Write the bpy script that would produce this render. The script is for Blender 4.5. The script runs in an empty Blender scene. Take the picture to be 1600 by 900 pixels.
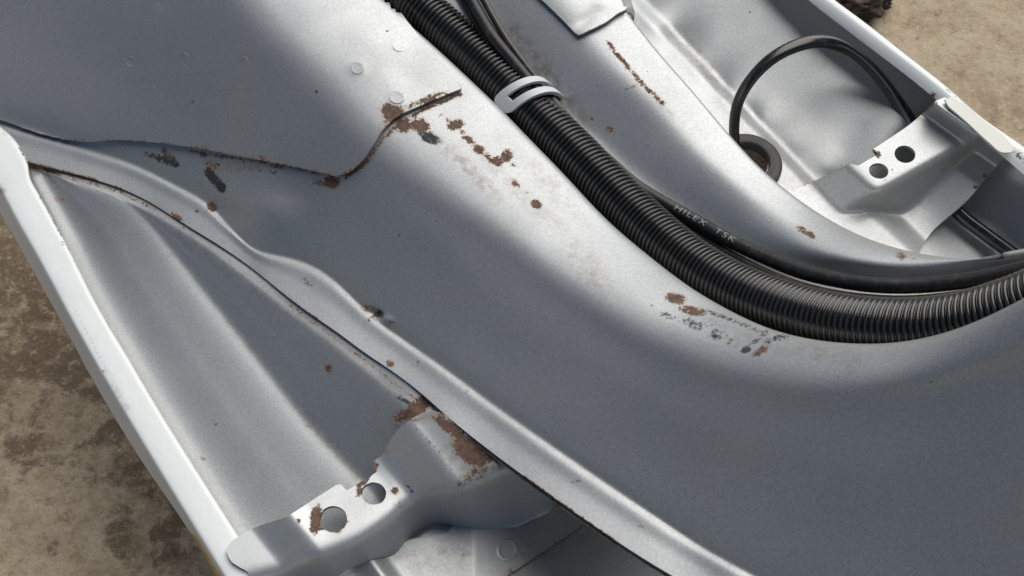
import bpy, bmesh, math, random
import numpy as np
from mathutils import Vector, Matrix, noise as mnoise
from mathutils.bvhtree import BVHTree
from mathutils.geometry import delaunay_2d_cdt

random.seed(7); np.random.seed(7)
scene = bpy.context.scene
COL = scene.collection

# ------------------------------------------------------------------ camera
W, H = 1600.0, 900.0                      # photograph grid used to read positions off
PITCH = math.radians(60.0)
HFOV = math.radians(45.0)
DIST = 0.54
Z0 = 0.17                                 # height of the upturned floor pan over the ground
FPX = (W / 2) / math.tan(HFOV / 2)
VD = np.array([0, math.cos(PITCH), -math.sin(PITCH)])
VU = np.array([0, math.sin(PITCH), math.cos(PITCH)])
VR = np.array([1.0, 0, 0])
CAM = np.array([0, 0, Z0 + 0.03]) - DIST * VD
cam = bpy.data.cameras.new('camera')
cam.angle = HFOV; cam.sensor_fit = 'HORIZONTAL'
cam.clip_start = 0.01; cam.clip_end = 500
cam_ob = bpy.data.objects.new('camera', cam); COL.objects.link(cam_ob)
cam_ob.location = CAM
cam_ob.rotation_euler = (math.pi / 2 - PITCH, 0, 0)
scene.camera = cam_ob

# ------------------------------------------------------------------ world, sun, exposure
SUN_EL, SUN_AZ = math.radians(52), math.radians(28)      # azimuth from +Y (image top) towards +X (image right)
world = bpy.data.worlds.new('World'); scene.world = world; world.use_nodes = True
wn = world.node_tree
sky = wn.nodes.new('ShaderNodeTexSky'); sky.sky_type = 'NISHITA'; sky.sun_disc = False
sky.sun_elevation = SUN_EL; sky.sun_rotation = SUN_AZ
sky.air_density = 1.0; sky.dust_density = 0.6; sky.ozone_density = 1.0
bg = wn.nodes['Background']; bg.inputs['Strength'].default_value = 0.056
wn.links.new(sky.outputs['Color'], bg.inputs['Color'])
sun = bpy.data.lights.new('sun', 'SUN'); sun.energy = 4.3; sun.angle = math.radians(66)
sun.color = (1.0, 0.96, 0.9)
sun_ob = bpy.data.objects.new('sun', sun); COL.objects.link(sun_ob)
sdir = Vector((math.sin(SUN_AZ) * math.cos(SUN_EL), math.cos(SUN_AZ) * math.cos(SUN_EL), math.sin(SUN_EL)))
sun_ob.rotation_euler = sdir.to_track_quat('Z', 'Y').to_euler()
sun_ob.location = sdir * 3
vs = scene.view_settings
vs.view_transform = 'Standard'; vs.look = 'None'; vs.exposure = -0.34; vs.gamma = 1.0; vs.use_curve_mapping = False
scene.cycles.use_denoising = True
scene.cycles.max_bounces = 8

# ------------------------------------------------------------------ helpers: photo grid <-> world
def ray(px, py):
    px = np.asarray(px, float); py = np.asarray(py, float)
    return VD + ((px - W / 2) / FPX)[..., None] * VR - ((py - H / 2) / FPX)[..., None] * VU

def P(px, py, h):
    """point at height h (mm over the floor pan) seen at grid position px, py"""
    r = ray(px, py)
    t = (Z0 + np.asarray(h, float) / 1000.0 - CAM[2]) / r[..., 2]
    return CAM + r * t[..., None]

def proj(v):
    d = v - CAM
    z = d @ VD
    return W / 2 + FPX * (d @ VR) / z, H / 2 - FPX * (d @ VU) / z

def pchip(x, y, xq):
    """shape preserving cubic; y (K, ...) at x (K), evaluated at xq"""
    x = np.asarray(x, float); y = np.asarray(y, float); xq = np.asarray(xq, float)
    hh = np.diff(x); sh = (-1,) + (1,) * (y.ndim - 1)
    dl = np.diff(y, axis=0) / hh.reshape(sh)
    m = np.zeros_like(y)
    if len(x) > 2:
        w1 = (2 * hh[1:] + hh[:-1]).reshape(sh); w2 = (hh[1:] + 2 * hh[:-1]).reshape(sh)
        a, b = dl[:-1], dl[1:]
        ok = (a * b) > 0
        with np.errstate(divide='ignore', invalid='ignore'):
            hm = (w1 + w2) / (w1 / a + w2 / b)
        m[1:-1] = np.where(ok, hm, 0)
    m[0] = dl[0]; m[-1] = dl[-1]
    i = np.clip(np.searchsorted(x, xq) - 1, 0, len(x) - 2)
    t = ((xq - x[i]) / hh[i]).reshape(sh); hi = hh[i].reshape(sh)
    return ((2*t**3 - 3*t**2 + 1) * y[i] + (t**3 - 2*t**2 + t) * hi * m[i]
            + (-2*t**3 + 3*t**2) * y[i+1] + (t**3 - t**2) * hi * m[i+1])

def crom(pts, n):
    """smooth curve through 3-D points, n samples evenly along its length"""
    p = np.asarray(pts, float)
    d = np.concatenate([[0], np.cumsum(np.linalg.norm(np.diff(p, axis=0), axis=1))])
    m = np.gradient(p, d, axis=0)
    def ev(q):
        i = np.clip(np.searchsorted(d, q) - 1, 0, len(d) - 2)
        hh = (d[i+1] - d[i])[:, None]; t = ((q - d[i]) / hh[:, 0])[:, None]
        return ((2*t**3 - 3*t**2 + 1) * p[i] + (t**3 - 2*t**2 + t) * hh * m[i]
                + (-2*t**3 + 3*t**2) * p[i+1] + (t**3 - t**2) * hh * m[i+1])
    f = ev(np.linspace(0, d[-1], n * 4))
    s = np.concatenate([[0], np.cumsum(np.linalg.norm(np.diff(f, axis=0), axis=1))])
    q = np.linspace(0, s[-1], n)
    return np.stack([np.interp(q, s, f[:, k]) for k in range(3)], 1)

def gsmooth(a, sig, axis=0):
    if sig <= 0: return a
    r = int(3 * sig + 1); k = np.exp(-0.5 * (np.arange(-r, r + 1) / sig) ** 2); k /= k.sum()
    a = np.moveaxis(a, axis, 0)
    lead = 2 * a[:1] - a[1:r+1][::-1]; tail = 2 * a[-1:] - a[-r-1:-1][::-1]
    e = np.concatenate([lead, a, tail], 0)
    out = sum(k[j] * e[j:j + len(a)] for j in range(2 * r + 1))
    return np.moveaxis(out, 0, axis)

def C3(lst):
    a = np.array(lst, float)
    return P(a[:, 0], a[:, 1], a[:, 2])

# ------------------------------------------------------------------ helpers: objects
def mesh_ob(name, verts, faces, mat, parent=None, smooth=True):
    me = bpy.data.meshes.new(name)
    verts = np.asarray(verts, np.float32); faces = np.asarray(faces, np.int32)
    nf, k = faces.shape
    me.vertices.add(len(verts)); me.vertices.foreach_set('co', verts.ravel())
    me.loops.add(nf * k); me.loops.foreach_set('vertex_index', faces.ravel())
    me.polygons.add(nf)
    me.polygons.foreach_set('loop_start', np.arange(0, nf * k, k, dtype=np.int32))
    me.polygons.foreach_set('loop_total', np.full(nf, k, np.int32))
    me.update(calc_edges=True); me.validate()
    me.polygons.foreach_set('use_smooth', np.full(len(me.polygons), smooth))
    me.materials.append(mat)
    ob = bpy.data.objects.new(name, me); COL.objects.link(ob)
    if parent is not None: ob.parent = parent
    return ob

def tag(ob, label, cat, group=None, kind=None):
    if label: ob['label'] = label
    if cat: ob['category'] = cat
    if group: ob['group'] = group
    if kind: ob['kind'] = kind
    return ob

def thicken(ob, mm, split=45):
    s = ob.modifiers.new('thickness', 'SOLIDIFY'); s.thickness = mm / 1000; s.offset = -1
    e = ob.modifiers.new('edges', 'EDGE_SPLIT'); e.split_angle = math.radians(split)

def grid_faces(n, m):
    i, j = np.meshgrid(np.arange(n - 1), np.arange(m - 1), indexing='ij')
    a = (i * m + j).ravel()
    return np.stack([a, a + 1, a + m + 1, a + m], 1)

def face_camera(v, f):
    """make faces wind so that their normals look up at the camera on the whole"""
    a, b, c = v[f[:, 0]], v[f[:, 1]], v[f[:, 2]]
    n = np.cross(b - a, c - a)
    s = ((CAM - a) * n).sum()
    return f if s > 0 else f[:, ::-1].copy()

def vnormals(v, f):
    n = np.zeros_like(v)
    fn = np.cross(v[f[:, 1]] - v[f[:, 0]], v[f[:, 2]] - v[f[:, 0]])
    for k in range(f.shape[1]): np.add.at(n, f[:, k], fn)
    return n / (np.linalg.norm(n, axis=1)[:, None] + 1e-12)

def rbf(ctrl):
    c = np.array(ctrl, float); xy = c[:, :2] / 100.0
    def k(r): return np.where(r > 1e-9, r ** 2 * np.log(r + 1e-12), 0)
    n = len(c); A = np.zeros((n + 3, n + 3))
    A[:n, :n] = k(np.linalg.norm(xy[:, None] - xy[None], axis=2)) + np.eye(n) * 0.02
    A[:n, n] = 1; A[:n, n+1:] = xy; A[n, :n] = 1; A[n+1:, :n] = xy.T
    w = np.linalg.solve(A, np.concatenate([c[:, 2], [0, 0, 0]]))
    def f(px, py):
        q = np.stack([px, py], -1) / 100.0
        out = np.empty(len(q))
        for s in range(0, len(q), 4000):
            r = np.linalg.norm(q[s:s+4000, None] - xy[None], axis=2)
            out[s:s+4000] = k(r) @ w[:n] + w[n] + q[s:s+4000] @ w[n+1:]
        return out
    return f

def densify(poly, step):
    out = []
    n = len(poly)
    for i in range(n):
        a = np.array(poly[i], float); b = np.array(poly[(i + 1) % n], float)
        k = max(1, int(np.linalg.norm(b - a) / step))
        for j in range(k): out.append(a + (b - a) * j / k)
    return np.array(out)

def inside(pts, poly):
    x, y = pts[:, 0], pts[:, 1]; r = np.zeros(len(pts), bool)
    n = len(poly)
    for i in range(n):
        x1, y1 = poly[i]; x2, y2 = poly[(i + 1) % n]
        c = ((y1 > y) != (y2 > y)) & (x < (x2 - x1) * (y - y1) / (y2 - y1 + 1e-12) + x1)
        r ^= c
    return r

def sheet2d(poly, step=4, holes=()):
    poly = [tuple(p) for p in poly]
    loops = [densify(poly, step)] + [densify(h, step) for h in holes]
    pts, edges = [], []
    for L in loops:
        s = sum(len(q) for q in pts)
        pts.append(L); edges += [(s + i, s + (i + 1) % len(L)) for i in range(len(L))]
    x0, y0 = loops[0].min(0); x1, y1 = loops[0].max(0)
    gx, gy = np.meshgrid(np.arange(x0, x1, step), np.arange(y0, y1, step))
    gx[1::2] += step / 2
    g = np.stack([gx.ravel(), gy.ravel()], 1) + np.random.uniform(-.05, .05, (gx.size, 2))
    g = g[inside(g, loops[0])]
    for L in loops[1:]: g = g[~inside(g, L)]
    allb = np.concatenate(pts)
    keep = np.ones(len(g), bool)
    for s in range(0, len(g), 3000):
        d = np.linalg.norm(g[s:s+3000, None] - allb[None], axis=2).min(1)
        keep[s:s+3000] = d > step * 0.55
    g = g[keep]
    allp = np.concatenate([allb, g])
    r = delaunay_2d_cdt([Vector(p) for p in allp], edges, [], 0, 1e-5)
    v2 = np.array([tuple(v) for v in r[0]]); f = np.array([list(t) for t in r[2] if len(t) == 3])
    cen = v2[f].mean(1)
    ok = inside(cen, loops[0])
    for L in loops[1:]: ok &= ~inside(cen, L)
    return v2, f[ok]

def circle(cx, cy, rx, ry, rot=0, n=28, jag=0):
    a = np.linspace(0, 2 * math.pi, n, endpoint=False)
    j = 1 + jag * np.array([mnoise.noise(Vector((math.cos(t) * 2, math.sin(t) * 2, cx))) for t in a])
    x, y = rx * np.cos(a) * j, ry * np.sin(a) * j
    c, s = math.cos(rot), math.sin(rot)
    return np.stack([cx + x * c - y * s, cy + x * s + y * c], 1)

def smooth_poly(pts, step=5):
    """open polyline -> smooth dense list"""
    p = np.array([(x, y, 0) for x, y in pts], float)
    L = np.linalg.norm(np.diff(p, axis=0), axis=1).sum()
    return [tuple(q[:2]) for q in crom(p, max(3, int(L / step)))]

def seg_dist(px, py, a, b):
    ax, ay = a; bx, by = b
    dx, dy = bx - ax, by - ay
    t = np.clip(((px - ax) * dx + (py - ay) * dy) / (dx * dx + dy * dy + 1e-9), 0, 1)
    return np.hypot(px - ax - t * dx, py - ay - t * dy)

def paint_marks(ob, marks):
    """store chips, scuffs and stains as numbers on the surface's own vertices.
       spot: (kind, x, y, rx, ry, rot_deg, strength)   line: (kind, [(x,y)...], half_width, strength)"""
    me = ob.data
    co = np.empty(len(me.vertices) * 3, np.float32); me.vertices.foreach_get('co', co)
    px, py = proj(co.reshape(-1, 3).astype(float))
    lay = {}
    for m in marks:
        k = m[0]
        arr = lay.setdefault(k, np.zeros(len(px)))
        if isinstance(m[1], list):
            d = np.full(len(px), 1e9)
            for a, b in zip(m[1][:-1], m[1][1:]): d = np.minimum(d, seg_dist(px, py, a, b))
            val = np.clip(1.6 - d / m[2], 0, 1) * m[3]
        else:
            _, x, y, rx, ry, rot, st = m
            if k == 'rust': rx, ry = rx * 1.15, ry * 1.15
            c, s = math.cos(math.radians(rot)), math.sin(math.radians(rot))
            dx, dy = px - x, py - y
            q = np.hypot((dx * c + dy * s) / rx, (-dx * s + dy * c) / ry)
            val = np.clip(1.6 - q, 0, 1) * st
        if k == 'scuff': val = val * 1.3
        np.maximum(arr, val, out=arr)
    for k, arr in lay.items():
        at = me.attributes.new(k, 'FLOAT', 'POINT')
        at.data.foreach_set('value', arr.astype(np.float32))

# ------------------------------------------------------------------ materials
class N:
    def __init__(s, name):
        s.m = bpy.data.materials.new(name); s.m.use_nodes = True; s.t = s.m.node_tree
        s.b = s.t.nodes['Principled BSDF']; s.tc = s.t.nodes.new('ShaderNodeTexCoord')
    def n(s, typ, **kw):
        nd = s.t.nodes.new(typ)
        for k, v in kw.items():
            if k in nd.inputs.keys(): nd.inputs[k].default_value = v
            else: setattr(nd, k, v)
        return nd
    def l(s, a, b): s.t.links.new(a, b)
    def noise(s, scale, detail=4, rough=0.6, dist=0, vec=None):
        nd = s.n('ShaderNodeTexNoise'); nd.inputs['Scale'].default_value = scale
        nd.inputs['Detail'].default_value = detail; nd.inputs['Roughness'].default_value = rough
        nd.inputs['Distortion'].default_value = dist
        s.l(vec or s.tc.outputs['Object'], nd.inputs['Vector']); return nd.outputs['Fac']
    def math(s, op, a, b=0.0, c=None):
        nd = s.n('ShaderNodeMath', operation=op)
        for i, v in enumerate((a, b) if c is None else (a, b, c)):
            if isinstance(v, (int, float)): nd.inputs[i].default_value = v
            else: s.l(v, nd.inputs[i])
        return nd.outputs[0]
    def ramp(s, fac, stops):
        nd = s.n('ShaderNodeValToRGB'); e = nd.color_ramp.elements
        while len(e) < len(stops): e.new(0.5)
        for i, (p, c) in enumerate(stops):
            e[i].position = p; e[i].color = (c, c, c, 1) if isinstance(c, (int, float)) else (*c, 1)
        s.l(fac, nd.inputs[0]); return nd.outputs[0]
    def mix(s, fac, a, b, mode='MIX'):
        nd = s.n('ShaderNodeMix', data_type='RGBA', blend_type=mode)
        for i, v in ((0, fac), (6, a), (7, b)):
            if isinstance(v, (int, float)): nd.inputs[i].default_value = v
            elif isinstance(v, tuple): nd.inputs[i].default_value = (*v, 1)
            else: s.l(v, nd.inputs[i])
        return nd.outputs[2]
    def attr(s, name):
        nd = s.n('ShaderNodeAttribute', attribute_name=name, attribute_type='GEOMETRY'); return nd.outputs['Fac']
    def sstep(s, v, lo, hi):
        nd = s.n('ShaderNodeMapRange', interpolation_type='SMOOTHSTEP')
        nd.inputs['From Min'].default_value = lo; nd.inputs['From Max'].default_value = hi
        s.l(v, nd.inputs['Value']); return nd.outputs[0]
    def bump(s, hgt, strength, dist, prev=None):
        nd = s.n('ShaderNodeBump'); nd.inputs['Strength'].default_value = strength; nd.inputs['Distance'].default_value = dist
        s.l(hgt, nd.inputs['Height'])
        if prev is not None: s.l(prev, nd.inputs['Normal'])
        return nd.outputs[0]

def paint_material(name, base, metallic, rough, grain=0.10):
    s = N(name); b = s.b
    g1 = s.noise(1000, 3, 0.75); g2 = s.noise(60, 5, 0.6); g3 = s.noise(14, 4, 0.6)
    col = s.mix(s.ramp(g1, [(0.3, 0.0), (0.7, 1.0)]), tuple(c * (1 - grain) for c in base), tuple(min(1, c * (1 + grain)) for c in base))
    col = s.mix(s.math('MULTIPLY', s.ramp(g3, [(0.35, 0.0), (0.7, 1.0)]), 0.22), col, tuple(c * 0.82 for c in base))
    # thin grime film
    col = s.mix(s.math('MULTIPLY', s.sstep(g2, 0.55, 0.8), 0.10), col, (0.30, 0.27, 0.23))
    # specks and hairline scratches
    sp = s.sstep(s.noise(260, 1, 0.5), 0.81, 0.83)
    col = s.mix(s.math('MULTIPLY', sp, 0.8), col, (0.06, 0.05, 0.045))
    mp = s.n('ShaderNodeMapping'); mp.inputs['Scale'].default_value = (26, 340, 60); mp.inputs['Rotation'].default_value = (0, 0, 0.66)
    s.l(s.tc.outputs['Object'], mp.inputs['Vector'])
    hs = s.sstep(s.noise(1.0, 3, 0.6, 0, mp.outputs[0]), 0.66, 0.74)
    col = s.mix(s.math('MULTIPLY', hs, 0.16), col, tuple(min(1, c * 1.35) for c in base))
    # stains
    dn = s.noise(260, 6, 0.7); dn2 = s.noise(900, 4, 0.7)
    dirt = s.math('MULTIPLY', s.attr('dirt'), s.sstep(dn, 0.36, 0.68))
    col = s.mix(s.math('MULTIPLY', dirt, 0.75), col, (0.17, 0.13, 0.088))
    # pale scratches
    sc = s.sstep(s.math('ADD', s.attr('scratch'), s.math('MULTIPLY', s.math('SUBTRACT', dn2, 0.5), 2.4)), 0.55, 0.8)
    col = s.mix(s.math('MULTIPLY', sc, 0.7), col, (0.62, 0.62, 0.62))
    # yellow paint left on an edge
    yl = s.sstep(s.math('ADD', s.attr('yellow'), s.math('MULTIPLY', s.math('SUBTRACT', dn, 0.5), 1.4)), 0.55, 0.65)
    col = s.mix(yl, col, (0.62, 0.42, 0.06))
    # black rub marks
    sm = s.math('ADD', s.attr('scuff'), s.math('MULTIPLY', s.math('SUBTRACT', s.noise(640, 7, 0.8), 0.5), 3.4))
    scuff = s.sstep(sm, 0.40, 0.95)
    scuff = s.math('MULTIPLY', scuff, s.sstep(s.attr('scuff'), 0.05, 0.3))
    col = s.mix(s.math('MULTIPLY', scuff, 0.95), col, (0.018, 0.018, 0.02))
    # rust: halo, then chip with a ragged edge
    ra = s.attr('rust')
    rn = s.noise(560, 8, 0.78, 0.5)
    rv = s.math('ADD', ra, s.math('MULTIPLY', s.math('SUBTRACT', rn, 0.5), 2.8))
    gate = s.sstep(ra, 0.02, 0.25)
    halo = s.math('MULTIPLY', s.math('MULTIPLY', s.sstep(rv, -0.15, 0.9), s.sstep(ra, 0.02, 0.6)), 0.55)
    col = s.mix(halo, col, (0.36, 0.20, 0.085))
    chip = s.math('MULTIPLY', s.sstep(rv, 0.58, 0.72), gate)
    rc = s.ramp(s.noise(420, 7, 0.8), [(0.32, (0.06, 0.036, 0.027)), (0.46, (0.115, 0.068, 0.049)), (0.58, (0.18, 0.105, 0.068)), (0.70, (0.33, 0.15, 0.058))])
    col = s.mix(chip, col, rc)
    s.l(col, b.inputs['Base Color'])
    bare = s.math('MAXIMUM', chip, s.math('MAXIMUM', scuff, s.math('MULTIPLY', dirt, 0.02)))
    s.l(s.math('MULTIPLY', s.math('SUBTRACT', 1.0, bare), metallic), b.inputs['Metallic'])
    r0 = s.math('ADD', s.math('ADD', s.math('MULTIPLY', g2, 0.14), s.math('MULTIPLY', g3, 0.16)), rough - 0.15)
    s.l(s.math('MINIMUM', s.math('ADD', r0, s.math('MULTIPLY', bare, 0.4)), 1.0), b.inputs['Roughness'])
    n1 = s.bump(g1, 0.16, 0.00012)
    n2 = s.bump(s.noise(22, 3, 0.5), 0.10, 0.0016, n1)
    n3 = s.bump(s.math('MULTIPLY', s.math('SUBTRACT', s.math('MULTIPLY', rn, 0.5), 1.0), chip), 0.7, 0.0006, n2)
    s.l(n3, b.inputs['Normal'])
    return s.m

M_PAINT = paint_material('silver_primer_paint', (0.43, 0.442, 0.446), 0.54, 0.42, 0.17)
M_LIGHT = paint_material('light_grey_paint', (0.54, 0.552, 0.556), 0.52, 0.42, 0.10)
M_PALE = paint_material('pale_rim_paint', (0.86, 0.885, 0.87), 0.0, 0.4, 0.03)

M_CLIP = paint_material('grey_enamel', (0.62, 0.635, 0.65), 0.05, 0.5, 0.06)
M_CREAM = paint_material('cream_sealer', (0.74, 0.74, 0.66), 0.0, 0.45, 0.04)
def rubber(name, col, rough, spec=0.5, dust=0.15, dustcol=(0.16, 0.135, 0.115)):
    s = N(name)
    a = s.noise(240, 6, 0.7); c = s.noise(1500, 3, 0.6)
    f = s.math('MULTIPLY', s.sstep(a, 0.48, 0.75), dust)
    s.l(s.mix(f, col, dustcol), s.b.inputs['Base Color'])
    s.l(s.math('ADD', s.math('MULTIPLY', a, 0.22), rough - 0.1), s.b.inputs['Roughness'])
    s.b.inputs['Specular IOR Level'].default_value = spec
    s.l(s.bump(c, 0.25, 0.00015), s.b.inputs['Normal'])
    return s.m
def ribbed():
    s = N('black_ribbed_plastic'); a = s.noise(200, 6, 0.7); c = s.noise(1500, 3, 0.6)
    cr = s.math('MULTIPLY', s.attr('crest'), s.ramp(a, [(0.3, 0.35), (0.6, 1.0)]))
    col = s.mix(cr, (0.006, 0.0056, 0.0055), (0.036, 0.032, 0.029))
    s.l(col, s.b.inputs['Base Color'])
    s.l(s.math('ADD', s.math('MULTIPLY', a, 0.22), 0.12), s.b.inputs['Roughness'])
    s.b.inputs['Specular IOR Level'].default_value = 0.7
    s.l(s.bump(c, 0.2, 0.00015), s.b.inputs['Normal'])
    return s.m
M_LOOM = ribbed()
M_CABLE = rubber('black_cable_sheath', (0.016, 0.016, 0.017), 0.42, 0.45, 0.35)
M_WIRE = rubber('brown_black_sleeve', (0.035, 0.029, 0.026), 0.33, 0.5, 0.5)
M_GLOSS = rubber('glossy_black_sleeve', (0.012, 0.012, 0.013), 0.22, 0.7, 0.2)
M_GROM = rubber('grey_rubber', (0.060, 0.055, 0.052), 0.55, 0.4, 0.6, (0.12, 0.10, 0.085))
s = N('white_print'); s.b.inputs['Base Color'].default_value = (0.30, 0.30, 0.30, 1); s.b.inputs['Roughness'].default_value = 0.6
M_PRINT = s.m

def concrete():
    s = N('stained_concrete'); oc = s.tc.outputs['Object']
    big = s.noise(5.5, 8, 0.68, 0.3); mid = s.noise(26, 9, 0.74, 0.3); fine = s.noise(130, 8, 0.75); grit = s.noise(480, 5, 0.75)
    col = s.ramp(mid, [(0.32, (0.26, 0.19, 0.118)), (0.45, (0.44, 0.343, 0.225)), (0.55, (0.57, 0.466, 0.325)), (0.70, (0.64, 0.545, 0.40))])
    st = s.math('MULTIPLY', s.sstep(s.math('ADD', big, s.math('MULTIPLY', s.math('SUBTRACT', mid, 0.5), 0.9)), 0.44, 0.57), 0.85)
    # the worn, oil-browned patch on one side of the yard
    sep = s.n('ShaderNodeSeparateXYZ'); s.l(oc, sep.inputs[0])
    side = s.sstep(s.math('ADD', sep.outputs['X'], s.math('MULTIPLY', s.math('SUBTRACT', big, 0.5), 0.3)), 0.12, -0.12)
    col = s.mix(s.math('MULTIPLY', st, s.math('ADD', s.math('MULTIPLY', side, 0.75), 0.25)), col, (0.13, 0.080, 0.041))
    col = s.mix(s.math('MULTIPLY', s.sstep(fine, 0.50, 0.64), 0.55), col, (0.62, 0.50, 0.34))
    col = s.mix(s.math('MULTIPLY', s.sstep(fine, 0.46, 0.34), 0.55), col, (0.14, 0.095, 0.055))
    col = s.mix(s.math('MULTIPLY', s.sstep(grit, 0.56, 0.68), 0.55), col, (0.09, 0.065, 0.042))
    col = s.mix(s.math('MULTIPLY', s.sstep(grit, 0.42, 0.34), 0.45), col, (0.58, 0.50, 0.38))
    s.l(col, s.b.inputs['Base Color']); s.b.inputs['Roughness'].default_value = 0.85
    s.l(s.bump(fine, 0.5, 0.003, s.bump(grit, 0.4, 0.0008)), s.b.inputs['Normal'])
    return s.m
M_CONC = concrete()
s = N('dark_earth')
s.l(s.ramp(s.noise(70, 8, 0.75), [(0.3, (0.018, 0.013, 0.010)), (0.5, (0.07, 0.050, 0.035)), (0.7, (0.19, 0.14, 0.095))]), s.b.inputs['Base Color'])
s.b.inputs['Roughness'].default_value = 0.8; s.l(s.bump(s.noise(140, 6, 0.7), 0.8, 0.004), s.b.inputs['Normal'])
M_EARTH = s.m

# ------------------------------------------------------------------ ground
g = mesh_ob('ground', [(-40, -40, 0), (40, -40, 0), (40, 40, 0), (-40, 40, 0)], [(0, 1, 2, 3)], M_CONC, smooth=False)
g['kind'] = 'structure'; g['label'] = 'brown stained concrete yard under the scooter frame'

# ------------------------------------------------------------------ the scooter frame
frame = bpy.data.objects.new('scooter_frame', None); COL.objects.link(frame)
frame.empty_display_size = 0.05
tag(frame, 'upturned silver grey scooter frame showing its rust chipped underside and curved central strut', 'scooter frame')

# ---- central strut: flange, wall, crown, cable groove, second crown
A = [(-120,205,3),(-40,232,4),(45,254,6),(100,268,8),(180,290,10),(240,318,12),(275,342,14),(330,375,17),(380,408,19),(430,448,22),(480,488,25),(530,520,28),(560,545,30),(610,577,33),(660,615,37),(700,652,41),(760,700,45),(830,752,50),(900,802,54),(960,843,57),(1010,876,60),(1060,905,63),(1200,985,71),(1400,1060,84),(1600,1080,115),(1750,1060,150)]
B = [(-120,165,4),(-40,178,5),(0,192,6),(87,218,8),(139,235,10),(202,255,12),(280,293,15),(325,318,17),(352,348,19),(378,374,20),(400,393,22),(450,403,24),(490,416,26),(525,440,28),(560,475,30),(590,502,32),(650,545,36),(700,580,40),(760,625,45),(820,668,50),(880,710,54),(960,765,58),(1020,805,61),(1080,845,64),(1150,885,70),(1300,960,79),(1480,1000,98),(1640,1000,135),(1780,970,175)]
D = [(130,-270,44),(250,-130,46),(360,0,50),(430,80,54),(520,180,57),(600,258,61),(700,330,66),(780,385,71),(850,440,76),(920,490,81),(1000,540,87),(1080,580,94),(1160,605,103),(1250,620,115),(1350,625,131),(1450,610,150),(1550,580,174),(1650,540,203),(1750,490,235)]
E = [(330,-290,50),(460,-150,53),(588,-8,56),(640,36,58),(690,80,60),(722,110,61),(787,172,64),(830,217,67),(880,268,70),(920,312,73),(950,343,75),(1000,386,79),(1040,418,83),(1080,448,88),(1120,472,92),(1160,493,98),(1200,511,104),(1260,527,113),(1330,535,126),(1400,534,141),(1460,523,156),(1520,503,173),(1600,463,198),(1660,428,218),(1720,393,240),(1780,353,262)]
Gc = [(600,-270,34),(690,-120,36),(742,-20,38),(769,27,39),(822,94,41),(889,164,44),(955,227,48),(992,264,51),(1038,302,55),(1084,335,59),(1130,366,63),(1182,394,69),(1255,415,79),(1340,430,91),(1420,436,104),(1500,430,119),(1600,410,141),(1680,387,161),(1760,357,181)]
Hc = [(640,-300,48),(730,-150,50),(780,-45,52),(805,-1,53),(858,66,55),(925,136,58),(991,199,61),(1028,236,63),(1072,274,66),(1116,309,69),(1160,343,73),(1208,370,79),(1268,394,88),(1345,412,101),(1420,422,114),(1500,419,129),(1600,403,150),(1680,377,170),(1760,350,190)]
Ic = [(790,-290,52),(880,-150,54),(960,-10,57),(990,30,58),(1030,80,60),(1080,137,64),(1140,208,67),(1190,262,71),(1240,304,76),(1300,344,84),(1370,377,97),(1440,396,113),(1510,404,131),(1600,398,155),(1680,378,175),(1760,352,196)]

CR = -3                                                   # crown height over the flange, added to all crown and groove lines
def ease(x): return float(np.interp(x, [1200, 1260, 1330, 1400, 1460, 1520, 1600, 1660, 1720, 1800], [0, 1, 5, 11, 18, 25, 36, 44, 53, 65]))
def rise(y): return float(np.interp(y, [-290, 0, 80, 170, 275, 350], [36, 21, 15, 8, 2.5, 0]))
up = lambda c, dy=0: [(x, y, h + CR - ease(x) + rise(y - dy)) for x, y, h in c]
A = [(x, y, h - ease(x)) for x, y, h in A]
B = [(x, y, h - ease(x) - float(np.interp(x, [0, 250, 500], [0, 0.8, 1.6]))) for x, y, h in B]
D, E, Gc, Hc, Ic = (up(c, 70 if k == 0 else 0) for k, c in enumerate((D, E, Gc, Hc, Ic)))
# the groove floor lies a finger below the second crown
hx = np.array([(p[0] * 0.77 + p[1] * 0.64, p[2]) for p in Hc]); hx = hx[hx[:, 0].argsort()]
Gc = [(x, y, max(h, float(np.interp(x * 0.77 + y * 0.64, hx[:, 0], hx[:, 1])) - 6.5)) for x, y, h in Gc]
NS = 620
def base_curve(c, sig=4): return gsmooth(crom(C3(c), NS), sig)
cA, cB = base_curve(A, 9), base_curve(B, 6)
cD, cE, cG, cH, cI = (base_curve(c, 8) for c in (D, E, Gc, Hc, Ic))
def shift(c, dpx, dpy, dh):
    px, py = proj(c); h = (c[:, 2] - Z0) * 1000
    return P(px + dpx, py + dpy, h + dh)
cAB = cA * 0.5 + cB * 0.5
cB0 = cB * 0.86 + cA * 0.14
cB0[:, 2] += 0.0006
dz = (cD - cB)[:, 2]
cB2 = cB * 0.93 + cD * 0.07; cB2[:, 2] += 0.012 * dz
cC1 = cB * 0.65 + cD * 0.35; cC1[:, 2] += 0.0 * dz
cC2 = cB * 0.32 + cD * 0.68; cC2[:, 2] += 0.02 * dz
cD2 = cD * 0.82 + cE * 0.18; cD2[:, 2] += 0.0030
cM = cD * 0.5 + cE * 0.5; cM[:, 2] += 0.0036
cM2 = cD * 0.15 + cE * 0.85; cM2[:, 2] += 0.0018
cF0 = shift(cE, 1, 3, -2.5)
cF1 = shift(cE, 3, 13, -11)
cF2 = shift(cE, 14, 22, -25)
cFG = cF2 * 0.45 + cG * 0.55; cFG[:, 2] = cG[:, 2] - 0.0025
cGH = cG * 0.5 + cH * 0.5
cHI = cH * 0.5 + cI * 0.5; cHI[:, 2] += 0.0030
cI2 = shift(cI, -1, 4, -4)
cJ = shift(cI, -12, 26, -26)
cK = shift(cI, -22, 50, -52)
cL = shift(cI, -34, 92, -88)
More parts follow.
